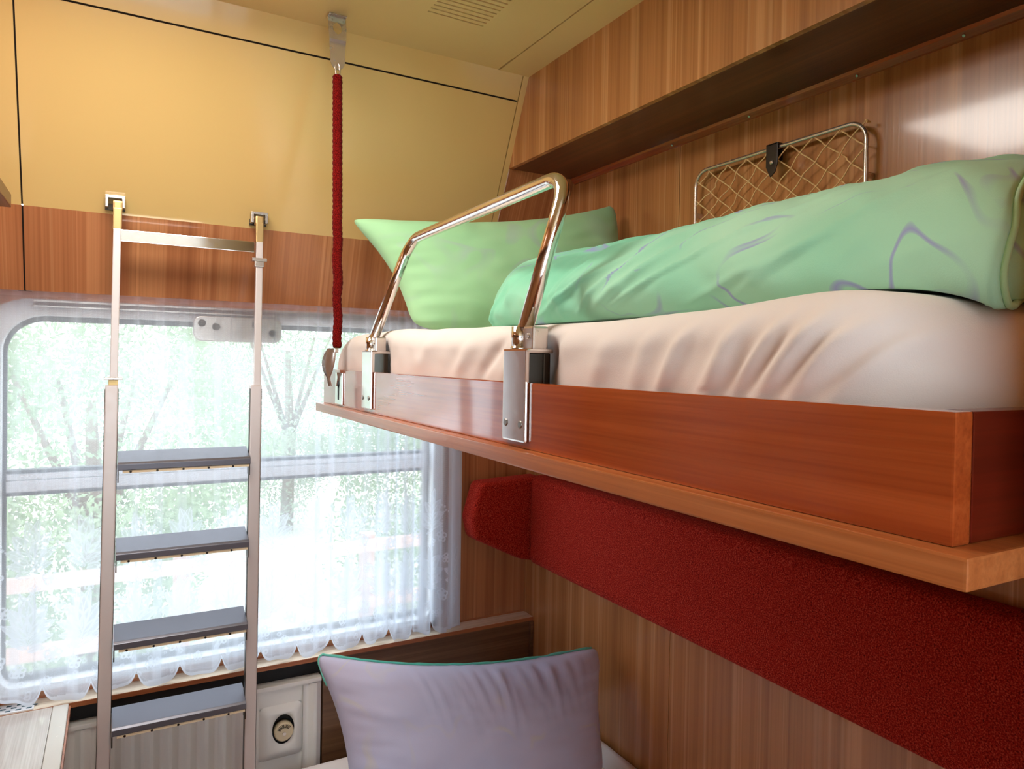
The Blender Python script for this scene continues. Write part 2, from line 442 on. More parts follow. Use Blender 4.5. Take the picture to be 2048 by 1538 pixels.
# knob housing: a raised plate with a round recess
b_ = B(); n = 40
def sq(k, hw, zt_, zb_, r=.014):
    pts = rrect(kx-hw, kx+hw, kz-zb_, kz+zt_, r, 9); return pts[k % len(pts)]
outer = rrect(kx-.067, kx+.067, kz-.096, kz+.076, .018, 9)
inner = rrect(kx-.047, kx+.047, kz-.078, kz+.058, .016, 9)
circ = [(kx+.004+.034*math.cos(math.radians(a)), kz+.004+.047*math.sin(math.radians(a))) for a in np.linspace(0, 360, len(inner), endpoint=False)]
def loft(bb, A, ya, C, yc, mi=0):
    VA = [bb.bm.verts.new((p[0], ya, p[1])) for p in A]; VC = [bb.bm.verts.new((p[0], yc, p[1])) for p in C]
    for i in range(len(A)):
        f = bb.bm.faces.new((VA[i], VA[(i+1) % len(A)], VC[(i+1) % len(A)], VC[i])); f.material_index = mi; f.smooth = True
loft(b_, outer, 2.312, inner, 2.294); loft(b_, inner, 2.294, circ, 2.293); loft(b_, circ, 2.293, circ, 2.316, 1)
b_.prism(circ, 'y', 2.315, 2.317, mi=1)
q = part(b_, 'knob_housing', ['cream', 'black'], t, weld=.0005)
b_ = B(); c0 = Vector((kx+.006, 2.316, kz-.004))
b_.tube([c0, c0+Vector((0, -.026, 0)), c0+Vector((0, -.03, 0))], [.031, .0302, .0265], 36)
for a in range(40, 160, 11):
    ca, sa = math.cos(math.radians(a)), math.sin(math.radians(a))
    b_.tube([c0+Vector((ca*.014, -.0305, sa*.014)), c0+Vector((ca*.0255, -.0303, sa*.0255))], .0011, 6, mi=1)
kn = part(b_, 'dial_knob', ['knob', 'darkmetal'], q)
part(B().tube([c0+Vector((0, -.029, -.004)), c0+Vector((0, -.034, -.004))], .0055, 16), 'screw', 'steel', kn)

# ------------------------------------------------------------------ folding table
t = thing('folding_table', 'pale wood-look folding table with light edge band under the window', 'table', (-.38, 1.8, ZS-.03))
b_ = B(); b_.box(XLEFT+.003, -.146, 1.30, 2.297, ZS-.024, ZS-.0005, .003); part(b_, 'table_top', 'table', t)
b_ = B(); b_.box(-.1455, -.108, 1.30, 2.297, ZS-.024, ZS+.0005, .004, 3); part(b_, 'edge_band', 'table_edge', t)
b_ = B(); b_.box(-.1075, -.103, 1.31, 2.292, ZS-.022, ZS-.004, .001); part(b_, 'wood_lipping', 'sill_edge', t)
b_ = B(); b_.box(-.50, -.46, 1.9, 1.95, -H, ZS-.0245, .004); part(b_, 'leg', 'steel', t)

t = thing('sill_grille', 'small perforated metal strip on the sill behind the table', 'grille', (-.34, 2.335, ZS))
b_ = B(); b_.box(-.60, -.19, 2.301, 2.352, ZS, ZS+.003, .001); part(b_, 'metal_strip', 'frame', t)
b_ = B()
for r_ in range(3):
    for i in range(17):
        x = -.585+i*.024+(r_ % 2)*.012
        b_.prism([(x-.0065, 2.311+r_*.0155-.003), (x+.0055, 2.311+r_*.0155-.004), (x+.0065, 2.311+r_*.0155+.003), (x-.0055, 2.311+r_*.0155+.004)], 'z', ZS+.0028, ZS+.0034)
q = part(b_, 'perforation', 'darkteal', t)

# ------------------------------------------------------------------ left shelf board
t = thing('side_shelf', 'dark wooden shelf corner jutting in at the left edge under the yellow lining', 'shelf', (-.43, 1.2, .31))
part(B().box(XLEFT+.001, -.215, -.6, 2.00, .335, .366, .003), 'shelf_board', 'shelfwood', t)
part(B().box(XLEFT+.001, -.235, -.6, 1.985, .290, .3345, .003), 'support_rail', 'wood_under', t)

# ------------------------------------------------------------------ lace curtain
XS0, XS1 = -.60, 1.092
def curtain():
    NS, NT = 1000, 440
    # warp across: more, tighter folds to the right
    u = np.linspace(0, 1, NS)
    x = XS0 + (XS1-XS0)*u
    ph = np.cumsum(np.interp(x, [-.6, .1, .5, .7, .8, 1.0, 1.1], [46, 40, 44, 60, 88, 100, 70]))*(x[1]-x[0])
    amp = np.interp(x, [-.6, .0, .5, .75, .95, 1.09], [.010, .008, .008, .013, .016, .014])
    irregular = np.array([nz(v*5.1, 3.3) for v in x])
    fold = np.sin(ph+2.2*irregular)
    fold = np.sign(fold)*np.abs(fold)**.7
    fold2 = np.array([nz(v*22, 9.7) for v in x])*.006
    # arclength
    yb = amp*fold
    ds = np.hypot(np.diff(x), np.diff(yb)*1.0); s = np.concatenate([[0], np.cumsum(ds)])
    t = np.linspace(0, 1, NT)                                    # 0 bottom 1 top
    S, T = np.meshgrid(s, t, indexing='ij'); X = np.repeat(x[:, None], NT, 1)
    per = .118
    sc_ = np.abs(((s+.02)/per) % 1.0 - .5)*2                       # 0 mid scallop .. 1 notch
    zbot = -.965 + .046*sc_**5 + .006*np.sin(s*31)
    dip = np.exp(-((x+.165)/.04)**2); zbot = np.where(x > 1.034, -.958, zbot); zbot = zbot - .004*dip + .026/(1+np.exp((x+.215)/.008))
    ztop = .20
    Z = zbot[:, None]*(1-T) + ztop*T
    flare = (1-T)
    Y = 2.318 + (yb[:, None])*(.35+.75*flare**.7)*.9 + fold2[:, None]*(.5+.5*flare) - .012*flare
    Y = Y - dip[:, None]*.006*flare**2
    Y = np.minimum(Y, 2.336)
    # side hem: the loose white end gathered at the right
    # ---- lace density
    hgt = (Z-(-.962))
    D = np.full_like(S, .40)
    D += .08*((np.sin(S*2*math.pi/.0042) > .2) & (np.sin(hgt*2*math.pi/.0042) > .2))
    D[hgt < .012] = .75
    def leaf(bs, bh, ts, th, w, dens=.50, bow=0):
        i0 = np.searchsorted(s, min(bs, ts)-w*1.6-abs(bow)); i1 = np.searchsorted(s, max(bs, ts)+w*1.6+abs(bow))
        if i1 <= i0: return
        hh = hgt[i0:i1]; ss = S[i0:i1]
        dx, dh = ts-bs, th-bh; L = math.hypot(dx, dh)
        a = ((ss-bs)*dx+(hh-bh)*dh)/L/L
        p = ((ss-bs)*(-dh)+(hh-bh)*dx)/L - bow*np.sin(np.clip(a, 0, 1)*math.pi)
        ok = (a > 0) & (a < 1)
        wid = w*np.sin(np.clip(a, 0, 1)**.8*math.pi)**.75
        q = np.abs(p)/np.maximum(wid, 1e-5)
        ins = ok & (q < 1)
        e = np.clip((q-.62)/.2, 0, 1); vein = (np.abs(p) < .0012)
        val = dens*(1.15+.45*e); val = np.where(vein, dens*1.6, val)
        blk = D[i0:i1]; blk[ins] = np.maximum(blk[ins], np.minimum(.95, val[ins]+.08)); D[i0:i1] = blk
    def disc(cs, ch, r, dens=.55, hole=.35):
        i0 = np.searchsorted(s, cs-r); i1 = np.searchsorted(s, cs+r)
        if i1 <= i0: return
        d = np.hypot(S[i0:i1]-cs, hgt[i0:i1]-ch)/r
        ins = (d < 1) & (d > hole); blk = D[i0:i1]; blk[ins] = np.maximum(blk[ins], min(.95, dens*1.45)); D[i0:i1] = blk
    def flower(cs, ch, r, dens=.6):
        for k in range(5):
            a = 2*math.pi*k/5+.3; disc(cs+math.cos(a)*r*.62, ch+math.sin(a)*r*.62, r*.46, dens, .45)
        disc(cs, ch, r*.22, dens, 0)
    def frond(cs, ch, sgn, k=1.0, dens=.5):
        for j, (dx, dh, w) in enumerate(((.012, .125, .013), (-.018, .115, .012), (.045, .085, .014), (-.046, .078, .013), (.062, .042, .012), (-.06, .035, .011), (.058, .004, .010), (-.05, -.006, .009), (.04, -.028, .008))):
            leaf(cs, ch+.012*(4-j)*.6*k, cs+sgn*dx*k, ch+dh*k+.01*(j % 2), w*k*1.45, dens, .006*sgn*(1 if dx > 0 else -1))
    R = random.Random(5); cs = .02; n = 0; Lmax = s[-1]
    while cs < Lmax+.05:
        sg = 1 if n % 2 else -1
        frond(cs, .17+.012*R.random(), sg, 1.05, .52); frond(cs+.008, .375+.015*R.random(), -sg, 1.0, .46)
        flower(cs+.055, .335+.02*R.random(), .021); flower(cs+.015, .315, .015, .5); flower(cs+.075, .26, .017, .55)
        flower(cs-.02, .10, .018, .55); flower(cs+.06, .13, .022, .55); flower(cs+.045, .06, .014, .5)
        for j in range(7):                                        # curling stems
            a = j/6.0; disc(cs+.055+.018*math.cos(a*4.6), .43+.018*math.sin(a*4.6), .0042, .5, 0); disc(cs+.06, .35+.011*j, .0032, .45, 0)
        if n % 3 == 0: flower(cs+.03, .60+.05*R.random(), .012, .34)
        for j in range(10): disc(cs+R.uniform(-.05, .07), R.uniform(.02, .12), R.uniform(.004, .009), .42, .4)
        cs += .132; n += 1
    # hem border of small eyelets following the scallops
    rel = (Z-zbot[:, None])
    D = np.where((rel < .010), .8, D)
    D = np.where((rel > .016) & (rel < .021), np.maximum(D, .5), D)
    D += .22*np.clip(1-hgt/.36, 0, 1)**.8
    D = np.where(X > XS1-.055, np.maximum(D, .86), D)              # turned side hem
    D = np.where((np.abs(hgt-1.125) < .008), .55, D)
    D = np.clip(D, 0, .95)
    steep = 1+.9*np.clip(np.abs(np.gradient(yb, x))-.25, 0, 2)
    bands = np.zeros_like(x)
    Rb = random.Random(9)
    for cxb in [-.52, -.44, -.37, -.30, -.235, -.17, -.10, -.03, .05, .11, .175, .27, .33, .40, .47, .53, .575, .62, .69, .745, .80, .845, .90, .945, .985]:
        wd = Rb.uniform(.006, .016); bands += Rb.uniform(.35, 1.0)/(1+np.exp(-(x-(cxb-wd))/.0012))/(1+np.exp((x-(cxb+wd))/.0012))
    D = 1-(1-D)**(steep[:, None]*(1+.75*bands[:, None]*(.55+.45*(1-T))))
    D = np.clip(D, 0, .96)
    # extra depth for the hem pleat
    pl = np.clip((X-(XS1-.055))/.055, 0, 1); Y = Y - .016*np.sin(pl*math.pi)*(pl > 0)
    co = np.stack([X, Y, Z+H], -1).reshape(-1, 3)
    idx = np.arange(NS*NT).reshape(NS, NT)
    q = np.stack([idx[:-1, :-1], idx[1:, :-1], idx[1:, 1:], idx[:-1, 1:]], -1).reshape(-1, 4)
    me = bpy.data.meshes.new('lace_curtain')
    me.vertices.add(len(co)); me.vertices.foreach_set('co', co.astype(np.float32).ravel())
    me.loops.add(q.size); me.loops.foreach_set('vertex_index', q.astype(np.int32).ravel())
    me.polygons.add(len(q)); me.polygons.foreach_set('loop_start', np.arange(0, q.size, 4, dtype=np.int32))
    me.update(calc_edges=True)
    me.polygons.foreach_set('use_smooth', np.ones(len(q), dtype=bool))
    at = me.attributes.new('lace', 'FLOAT', 'POINT'); at.data.foreach_set('value', D.astype(np.float32).ravel())
    me.materials.append(M['lace'])
    o = bpy.data.objects.new('lace_curtain', me); COL.objects.link(o)
    tag(o, 'sheer white lace curtain with leaf and flower motifs hanging over the window', 'curtain')
curtain()

# ------------------------------------------------------------------ ladder
t = thing('bunk_ladder', 'grey metal bunk ladder with four treads hooked on in front of the curtain', 'ladder', (.16, 2.08, -H))
def ly(z): return 2.14 - .045*(.4-z)
def lx(z): return -.0125*(.0-z)            # slight sideways lean
def bar(bb, xc, w, d, z0, z1, bev=.003, yo=0, mi=0):
    tb = bmesh.new(); bmesh.ops.create_cube(tb, size=1)
    for v in tb.verts: v.co = Vector((v.co.x*w, v.co.y*d, v.co.z*(z1-z0)))
    if bev: bmesh.ops.bevel(tb, geom=tb.edges[:], offset=bev, segments=2, profile=.7, affect='EDGES')
    for v in tb.verts:
        z = v.co.z+(z0+z1)/2
        v.co = Vector((v.co.x+xc+lx(z), v.co.y+ly(z)+yo, z))
    bb.merge(tb, mi)
LXC, RXC = -.009, .3475
for xc in (LXC, RXC):
    b_ = B(); bar(b_, xc, .030, .030, -H+.002, -.08, .003)
    o = part(b_, 'lower_rail', 'alu', t)
    s_ = -1 if xc == LXC else 1
    for q_ in (-1, 1):
        b2 = B(); bar(b2, xc+.0145*q_, .003, .018, -1.5, -.09, 0, -.004); part(b2, 'side_slot', 'darkmetal', o)
    b_ = B(); bar(b_, xc+.004, .0185, .016, -.12, .330, .002); up_ = part(b_, 'upper_tube', 'alu', t, 'pale slim upper tube')
    b_ = B(); bar(b_, xc+.004, .021, .016, .328, .385, .003); bar(b_, xc+.004, .023, .030, .380, .405, .005, .012)
    part(b_, 'hook_end', 'brass', up_, 'tan brass hook end')
b_ = B(); bar(b_, .169, RXC-LXC-.018, .010, .298, .329, .002); part(b_, 'crossbar', 'chrome', t, 'polished chrome crossbar')
b_ = B(); bar(b_, LXC+.003, .042, .034, -.066, -.060, .001); bar(b_, LXC+.003, .022, .022, -.080, -.066, .001, mi=1); part(b_, 'stop_collar', ['steel', 'brass'], t)
b_ = B(); bar(b_, RXC+.004, .040, .028, .274, .283, .001); bar(b_, RXC+.004, .026, .024, .258, .274, .002); part(b_, 'locking_clip', 'steel', t)
for zt_ in (-.259, -.488, -.714, -.930):
    b_ = B(); x0, x1 = LXC+.0165+lx(zt_), RXC-.0165+lx(zt_); yc = ly(zt_)
    yB, yF = yc+.034, yc-.046; zB, zF = zt_+.003, zt_-.019
    b_.prism([(yB, zB), (yF+.006, zF+.001), (yF, zF-.004), (yF, zF-.019), (yF+.004, zF-.020), (yF+.006, zF-.008), (yB, zB-.006)], 'x', x0, x1, .0012)
    tr = part(b_, 'tread', 'tread', t)
    b_ = B(); b_.box(x0+.012, x1-.003, yF+.002, yF+.008, zF-.0265, zF-.0200, .0005); part(b_, 'kick_strip', 'tan', tr, 'pale strip below the tread')
    for i in range(5): part(B().cyl((x0+.03+i*.062, yF+.0025, zF-.0235), (x0+.03+i*.062, yF+.0005, zF-.0235), .003, 8), 'rivet', 'darkmetal', tr)
    for xx in (x0+.0015, x1-.0015): part(B().box(xx-.0015, xx+.0015, yF+.01, yF+.040, zF-.052, zF-.004, .0005), 'end_bracket', 'darkmetal', tr)

for i, (xc, lab) in enumerate(((LXC+.003, 'square chrome hook holder at top of the ladder beside the shelf corner'), (RXC+.012, 'square chrome hook holder at top of the ladder nearer the red rope'))):
    zc = .400 if i == 0 else .399
    t = thing('ladder_bracket', lab, 'bracket', (xc, 2.18, zc), 'ladder hook holders')
    b_ = B()
    y0, y1 = 2.155, 2.186
    b_.box(xc-.023, xc+.023, y0, y1, zc+.014, zc+.021, .001); b_.box(xc-.023, xc-.016, y0, y1, zc-.010, zc+.014, .001); b_.box(xc+.016, xc+.023, y0, y1, zc-.010, zc+.014, .001)
    part(b_, 'square_loop', 'steel', t)
    part(B().box(xc-.024, xc+.024, 2.186, 2.2, zc-.014, zc+.02, .001), 'mounting_plate', 'darkmetal', t)

# ------------------------------------------------------------------ upper bunk
t = thing('upper_bunk', 'red-brown wooden fold-down upper bunk with chrome guard rail', 'bunk bed', (.94, 1.1, -.144))
X0, X1, Y0, Y1 = .500, 1.384, .273, 1.957
b_ = B(); b_.box(X0, X0+.022, Y0, Y1, -.122, -.029, .0018); part(b_, 'front_board', 'mahog', t)
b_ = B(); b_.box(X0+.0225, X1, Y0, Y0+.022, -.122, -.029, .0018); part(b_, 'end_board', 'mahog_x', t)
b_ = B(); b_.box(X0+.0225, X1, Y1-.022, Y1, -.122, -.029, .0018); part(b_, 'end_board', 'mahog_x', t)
b_ = B(); b_.box(X0-.020, X1, Y0-.0205, Y1+.006, -.1445, -.1222, .0022); part(b_, 'base_board', 'beech', t, 'orange-brown base board that juts out as a lip')
# guard rail
def gx(z): return .512 + .34*(z-.045)
pa, pb = (.880, .05), (1.560, .05)
ztop_n, ztop_f = .282, .262
def arc2(p0, p1, p2, r, n=9):
    a, c, d = Vector(p0), Vector(p1), Vector(p2); u = (a-c).normalized(); w = (d-c).normalized()
    ang = u.angle(w); tl = r/math.tan(ang/2); s0, s1 = c+u*tl, c+w*tl; cen = c+(u+w).normalized()*(r/math.sin(ang/2))
    out = []
    for k in range(n+1):
        f = k/n; v = (s0-cen)*(1-f)+(s1-cen)*f; v = v.normalized()*r; out.append(cen+v)
    return out
leg0, top0, top1, leg1 = (.880, .046), (.895, ztop_n+.004), (1.545, ztop_f+.014), (1.568, .046)
pts = [Vector(leg0)] + arc2(leg0, top0, top1, .058) + arc2(top0, top1, leg1, .055) + [Vector(leg1)]
gr = part(B().tube([(gx(p.y), p.x, p.y) for p in pts], .0118, 20), 'guard_rail', 'chrome', t, 'curved chrome guard rail')
for yc in (.878, 1.563):
    b_ = B(); b_.box(.505, .530, yc-.033, yc-.003, .0165, .050, .003); b_.cyl((.505, yc-.019, .036), (.5025, yc-.019, .036), .004, 12)
    part(b_, 'hinge_block', 'steel', gr)
for yc in (.8775, 1.560):
    b_ = B()
    b_.box(.4935, .4995, yc-.034, yc+.032, -.113, .018, .0025); b_.box(.494, .538, yc-.034, yc+.032, .0125, .0182, .002)
    br = part(b_, 'rail_bracket', 'chrome', t)
    for s_ in (-1, 1): part(B().tube([(.4938, yc+s_*.021, -.088), (.492, yc+s_*.021, -.088)], [.0058, .0045], 14), 'screw', 'screw', br)
    b_ = B(); b_.tube([(.5065, yc+.009, .018), (.5065, yc+.009, .050)], .0112, 18); b_.tube([(.5065, yc+.009, .0175), (.5065, yc+.009, .0205)], .0125, 18)
    part(b_, 'socket_stub', 'chrome', br)
    b_ = B(); b_.box(.5225, .534, yc-.033, yc+.030, -.035, .0123, .002); part(b_, 'back_plate', 'darkmetal', br)
# keyhole plate near the far end of the front board
b_ = B(); yk = 1.795; b_.box(.4955, .4998, yk-.034, yk+.030, -.118, -.036, .002)
kp = part(b_, 'keyhole_plate', 'chrome', t)
b_ = B(); b_.tube([(.4957, yk-.002, -.066), (.4948, yk-.002, -.066)], .009, 16); b_.prism([(yk-.007, -.105), (yk+.003, -.105), (yk+.004, -.066), (yk-.008, -.066)], 'x', .4948, .4957)
part(b_, 'keyhole', 'black', kp)

# ------------------------------------------------------------------ hanging rope
t = thing('safety_rope', 'dark red plush rope hanging from ceiling bracket to the far end of upper bunk', 'rope', (.5, 1.84, .0))
P0, P1 = Vector((.5, 1.860, .742)), Vector((.499, 1.820, .026))
path, rad = [], []
N = 150
for i in range(N+1):
    f = i/N; p = P0.lerp(P1, f)
    wv = .0022*math.sin(f*44)*min(1, max(0, (f-.45)*4))*(1-f*.3); p = p+Vector((wv, .3*wv, 0))
    path.append(p); rad.append((.0125+.0007*math.sin(i*2.1)+.0008*nz(i*.4, 2)-(.001 if f > .8 else 0))*(.75 if i in (0, N) else 1))
part(B().tube(path, rad, 16), 'plush_rope', 'rope', t)
# ceiling bracket: bent, tapered steel strap with a hole
b_ = B(); yb = 1.861
def strap_prof(s_):                          # 0 top .. 1 tip, -> z, half width
    z = ZC-.004 - s_*.142
    return z, (.0235 if s_ < .25 else .0235-(s_-.25)*.008)*(1 if s_ < .86 else math.sqrt(max(0.02, 1-((s_-.86)/.145)**2)))
seg = 40
def strap(side):
    rows = []
    for i in range(seg+1):
        s_ = i/seg; z, w = strap_prof(s_)
        yy = yb + .012*max(0, (.45-s_))/.45 - .002*math.sin(s_*9) - .003*math.exp(-((s_-.42)/.09)**2)
        rows.append((z, w, yy))
    return rows
rows = strap(0); hz, hr = ZC-.036, .0115
Vf = []
for z, w, yy in rows:
    d = hr*hr-((z-hz)*.72)**2; hw = math.sqrt(d) if d > 0 else .0
    Vf.append([( .5+a, yy, z) for a in (-w, -hw, hw, w)] )
for th in (0, .0025):
    vs = [[b_.bm.verts.new((p[0], p[1]+th, p[2])) for p in r_] for r_ in Vf]
    for i in range(seg):
        for j in (0, 2):
            b_.bm.faces.new((vs[i][j], vs[i][j+1], vs[i+1][j+1], vs[i+1][j]))
        if abs(Vf[i][1][0]-Vf[i][2][0]) < 1e-6 and abs(Vf[i+1][1][0]-Vf[i+1][2][0]) < 1e-6: pass
    if th == 0: v0 = vs
    else:
        for j in (0, 3):
            for i in range(seg): b_.bm.faces.new((v0[i][j], v0[i+1][j], vs[i+1][j], vs[i][j]))
b_.box(.4765, .5235, yb-.004, yb+.030, ZC-.0055, ZC-.0025, .001)
br = part(b_, 'ceiling_bracket', 'steel', t, 'tapered steel ceiling bracket', weld=.00005, smooth=False)
b_ = B(); lk = []
for k in range(17):
    a = 2*math.pi*k/16
    lk.append((.5+.006*math.cos(a), 1.8585+.002*math.sin(a), .756+.018*math.sin(a)))
b_.tube(lk[:-1], .0022, 8, closed=True); part(b_, 'wire_link', 'steel', br)
# lower clip
b_ = B(); rows = []
for i in range(25):
    f = i/24; z = .026-.098*f; w = .004+.014*math.sin(min(1, f*1.15+.12)*math.pi)**.8*(1 if f < .95 else .6)
    rows.append((z, w, 1.826+.012*math.sin(f*2.2), .4905+.0*f-.006*math.sin(f*math.pi)))
for th in (0, .004):
    vs = [[b_.bm.verts.new((xx-.006+th*.6-a*w*.72+(.004 if a == 0 else 0)*.6, yy+th*.7+a*w*.66, z)) for a in (-1, 0, 1)] for z, w, yy, xx in rows]
    for i in range(24):
        for j in (0, 1): b_.bm.faces.new((vs[i][j], vs[i][j+1], vs[i+1][j+1], vs[i+1][j])).smooth = True
    if th == 0: v0 = vs
    else:
        for j in (0, 2):
            for i in range(24): b_.bm.faces.new((v0[i][j], v0[i+1][j], vs[i+1][j], vs[i][j]))
b_.box(.488, .4985, 1.808, 1.832, .015, .027, .002)
part(b_, 'leaf_hook', 'steel', t, 'polished leaf-shaped hook', weld=.0001)

# ------------------------------------------------------------------ upper mattress
def sstep(a, c, v):
    f = min(1, max(0, (v-a)/(c-a))); return f*f*(3-2*f)
def mattress():
    x0, x1, y0, y1, zb = .5285, 1.378, .300, 1.930, -.1185
    NP, NY = 90, 420
    # profile in x/z going from the bottom front, over the top, to the wall
    prof = []
    def add(x, z): prof.append((x, z))
    for k in range(61): add(x0, zb+(.02-zb)*k/60.0)
    for k in range(1, 25):
        a = math.pi*(1-.5*k/24); add(x0+.042+.042*math.cos(a), .02+.040*math.sin(a))
    for k in range(1, 36): add(x0+.042+(x1-x0-.062)*k/35, .060)
    for k in range(1, 8):
        a = math.pi*(.5-.5*k/7); add(x1-.02+.02*math.cos(a), .04+.02*math.sin(a))
    add(x1, -.02); add(x1, zb)
    n = len(prof)
    def fn(u, v):
        i = min(n-1, int(round(u*(n-1)))); x, z = prof[i]
        y = y0+(y1-y0)*v
        e0 = min(1, (y-y0)/.13); e1 = min(1, (y1-y)/.10)
        k = math.sqrt(max(0, 1-(1-e0)**2)); k1 = math.sqrt(max(0, 1-(1-e1)**2))
        # end rounding
        top = max(0, z-zb)/(.06-zb)
        zz = zb+(z-zb)*(1-(1-k)*.17)*(1-(1-k1)*.42)
        zz += .010*top*math.exp(-((y-.40)/.14)**2) - .004*top*math.exp(-((y-.8)/.25)**2) + .008*top*math.exp(-((y-1.55)/.25)**2)
        # sheet creases on the front face
        front = math.exp(-((x-x0)/.03)**2)*(1 if z > -.06 else .2)
        sl = y+(z-.0)*.75
        w = 0
        for yc, am, wd in ((.36,.005,.010),(.395,.007,.012),(.435,.008,.013),(.475,.006,.010),(.52,.008,.015),(.585,.006,.013),(.64,.004,.016),(.86,-.007,.022),(.94,.005,.03),(1.02,-.005,.02),(1.12,.004,.03),(1.3,.003,.03),(.72,.003,.02)):
            w += am*math.exp(-((sl-yc-.015*nz(yc*9, z*14))/wd)**2)
        w += .002*nz(y*16, z*20)
        fade = sstep(.058, .015, z)*(.45+.55*sstep(-.032, .004, z))
        xx = x-front*w*fade*1.5
        # tucked notches behind the rail brackets
        for yc in (.865, 1.548):
            q = math.exp(-((y-yc)/.040)**2)*sstep(.05, .0, z); xx += q*.016*front
        kk = max(0, 1-e0); xx += (x1-.1-xx if xx < x1-.1 else 0)*.16*kk**2.5
        xx = max(xx, .5235-.0145*sstep(-.0285, -.012, z))
        zz += .0025*nz(x*7, y*7)*top
        return Vector((xx, y, zz))
    b_ = B(); b_.grid(fn, n, NY)
    # close the ends
    bm = b_.bm; bm.verts.ensure_lookup_table()
    loops = [[bm.verts[i*NY+j] for i in range(n)] for j in (0, NY-1)]
    for loop in loops:
        c = bm.verts.new(sum((v.co for v in loop), Vector())/n)
        for i in range(n-1): bm.faces.new((loop[i], loop[i+1], c)).smooth = True
    o = b_.build('upper_mattress', 'sheet')
    tag(o, 'thick mattress in a creased white sheet lying in the upper bunk', 'mattress')
mattress()

# ------------------------------------------------------------------ pillows
def pillow(name, c, thick, sags, mat, nrm, N=90, wr=1.0, seed=0, gather=0.0):
    """c: four corners (bottom-left, bottom-right, top-right, top-left); sags: bottom,right,top,left inward bow of the edges"""
    BL, BR, TR, TL = (Vector(v) for v in c); nrm = Vector(nrm).normalized()
    cen = (BL+BR+TR+TL)/4
    def edge(u, v):
        p = BL*(1-u)*(1-v)+BR*u*(1-v)+TR*u*v+TL*(1-u)*v
        su = 4*u*(1-u); sv = 4*v*(1-v)
        upv = ((TL-BL)*(1-u)+(TR-BR)*u); rtv = ((BR-BL)*(1-v)+(TR-TL)*v)
        p = p + upv*(sags[0]*su*(1-v)**2 - sags[2]*su**.8*v**2) + rtv*(sags[3]*sv*(1-u)**2 - sags[1]*sv*u**2)
        return p
    def surf(sgn):
        def fn(u, v):
            p = edge(u, v)
            cfc = (abs(2*u-1)*abs(2*v-1))**9; p = p+(cen-p)*.085*cfc
            a = max(0, 1-abs(2*u-1)**3.2)**.55*max(0, 1-abs(2*v-1)**3.0)**.55
            h = thick*a
            du, dv = min(u, 1-u), min(v, 1-v)
            # creases fanning from edges and corners
            en = math.exp(-(dv/.13)**2); eu = math.exp(-(du/.12)**2)
            cr = .010*wr*en*nz(u*17+seed, v*3, seed)+.010*wr*eu*nz(v*15+seed, u*3, seed+4)
            ang = math.atan2(v-.98, u-.5)
            cr += .006*wr*nz(u*5+seed, v*6, seed+9) + .005*wr*nz(u*9-v*6, u*4+v*9+seed, 3)
            if gather: cr += gather*math.exp(-((u-.6)/.24)**2)*math.exp(-((1-v)/.28)**2)*(abs(nz(u*26+v*2, v*1.5, 7))*2-.5)
            m = min(1, min(du, dv)*25)
            return p + nrm*sgn*(h+cr*a**.5*m)
        return fn
    b_ = B(); b_.grid(surf(1), N, N); b_.grid(surf(-1), N, N)
    return b_.build(name, mat, None, weld=.0008, smooth=True)
o = pillow('upper_pillow', ((.655,1.70,.078), (1.335,1.64,.080), (1.356,1.775,.506), (.520,1.870,.382)), .085, (-.02,.03,.135,.055), 'green_pillow', (0,-1,.25), wr=.8, seed=2)
tag(o, 'plump mint green pillow propped at the window end of the upper bunk', 'pillow')
o = pillow('lower_pillow', ((.555,1.83,-1.252), (1.30,1.70,-1.252), (1.362,1.815,-.893), (.468,1.958,-.802)), .105, (.0,.03,.13,.045), 'lilac', (0,-1,.16), wr=.9, seed=11, gather=.030)
lp = o
tag(o, 'lilac blue pillow with gathered top standing on the lower bed below the sill', 'pillow')
# piping along its top edge
def pil_edge(c, sags, u, v):
    BL, BR, TR, TL = (Vector(q) for q in c); p = BL*(1-u)*(1-v)+BR*u*(1-v)+TR*u*v+TL*(1-u)*v
    su = 4*u*(1-u); sv = 4*v*(1-v); upv = ((TL-BL)*(1-u)+(TR-BR)*u); rtv = ((BR-BL)*(1-v)+(TR-TL)*v)
    p = p+upv*(sags[0]*su*(1-v)**2-sags[2]*su**.8*v**2)+rtv*(sags[3]*sv*(1-u)**2-sags[1]*sv*u**2)
    return p+((BL+BR+TR+TL)/4-p)*.085*(abs(2*u-1)*abs(2*v-1))**9
cc = ((.555,1.83,-1.252), (1.30,1.70,-1.252), (1.362,1.815,-.893), (.468,1.958,-.802)); sg = (.0,.03,.13,.045)
pts = [pil_edge(cc, sg, 0.0, 1-.22*(1-k/10)) for k in range(10)] + [pil_edge(cc, sg, k/60, 1) for k in range(0, 61)]
pts = [p+Vector((0, .004, .002+.002*nz(i*.5, 1))) for i, p in enumerate(pts)]
bb = B().tube(pts, [.0034+.0026*nz(i*.31, 5) for i in range(len(pts))], 8); pp = bb.build('piping', 'teal', None); pp.parent = lp; pp['label'] = 'teal seam along the top edge'

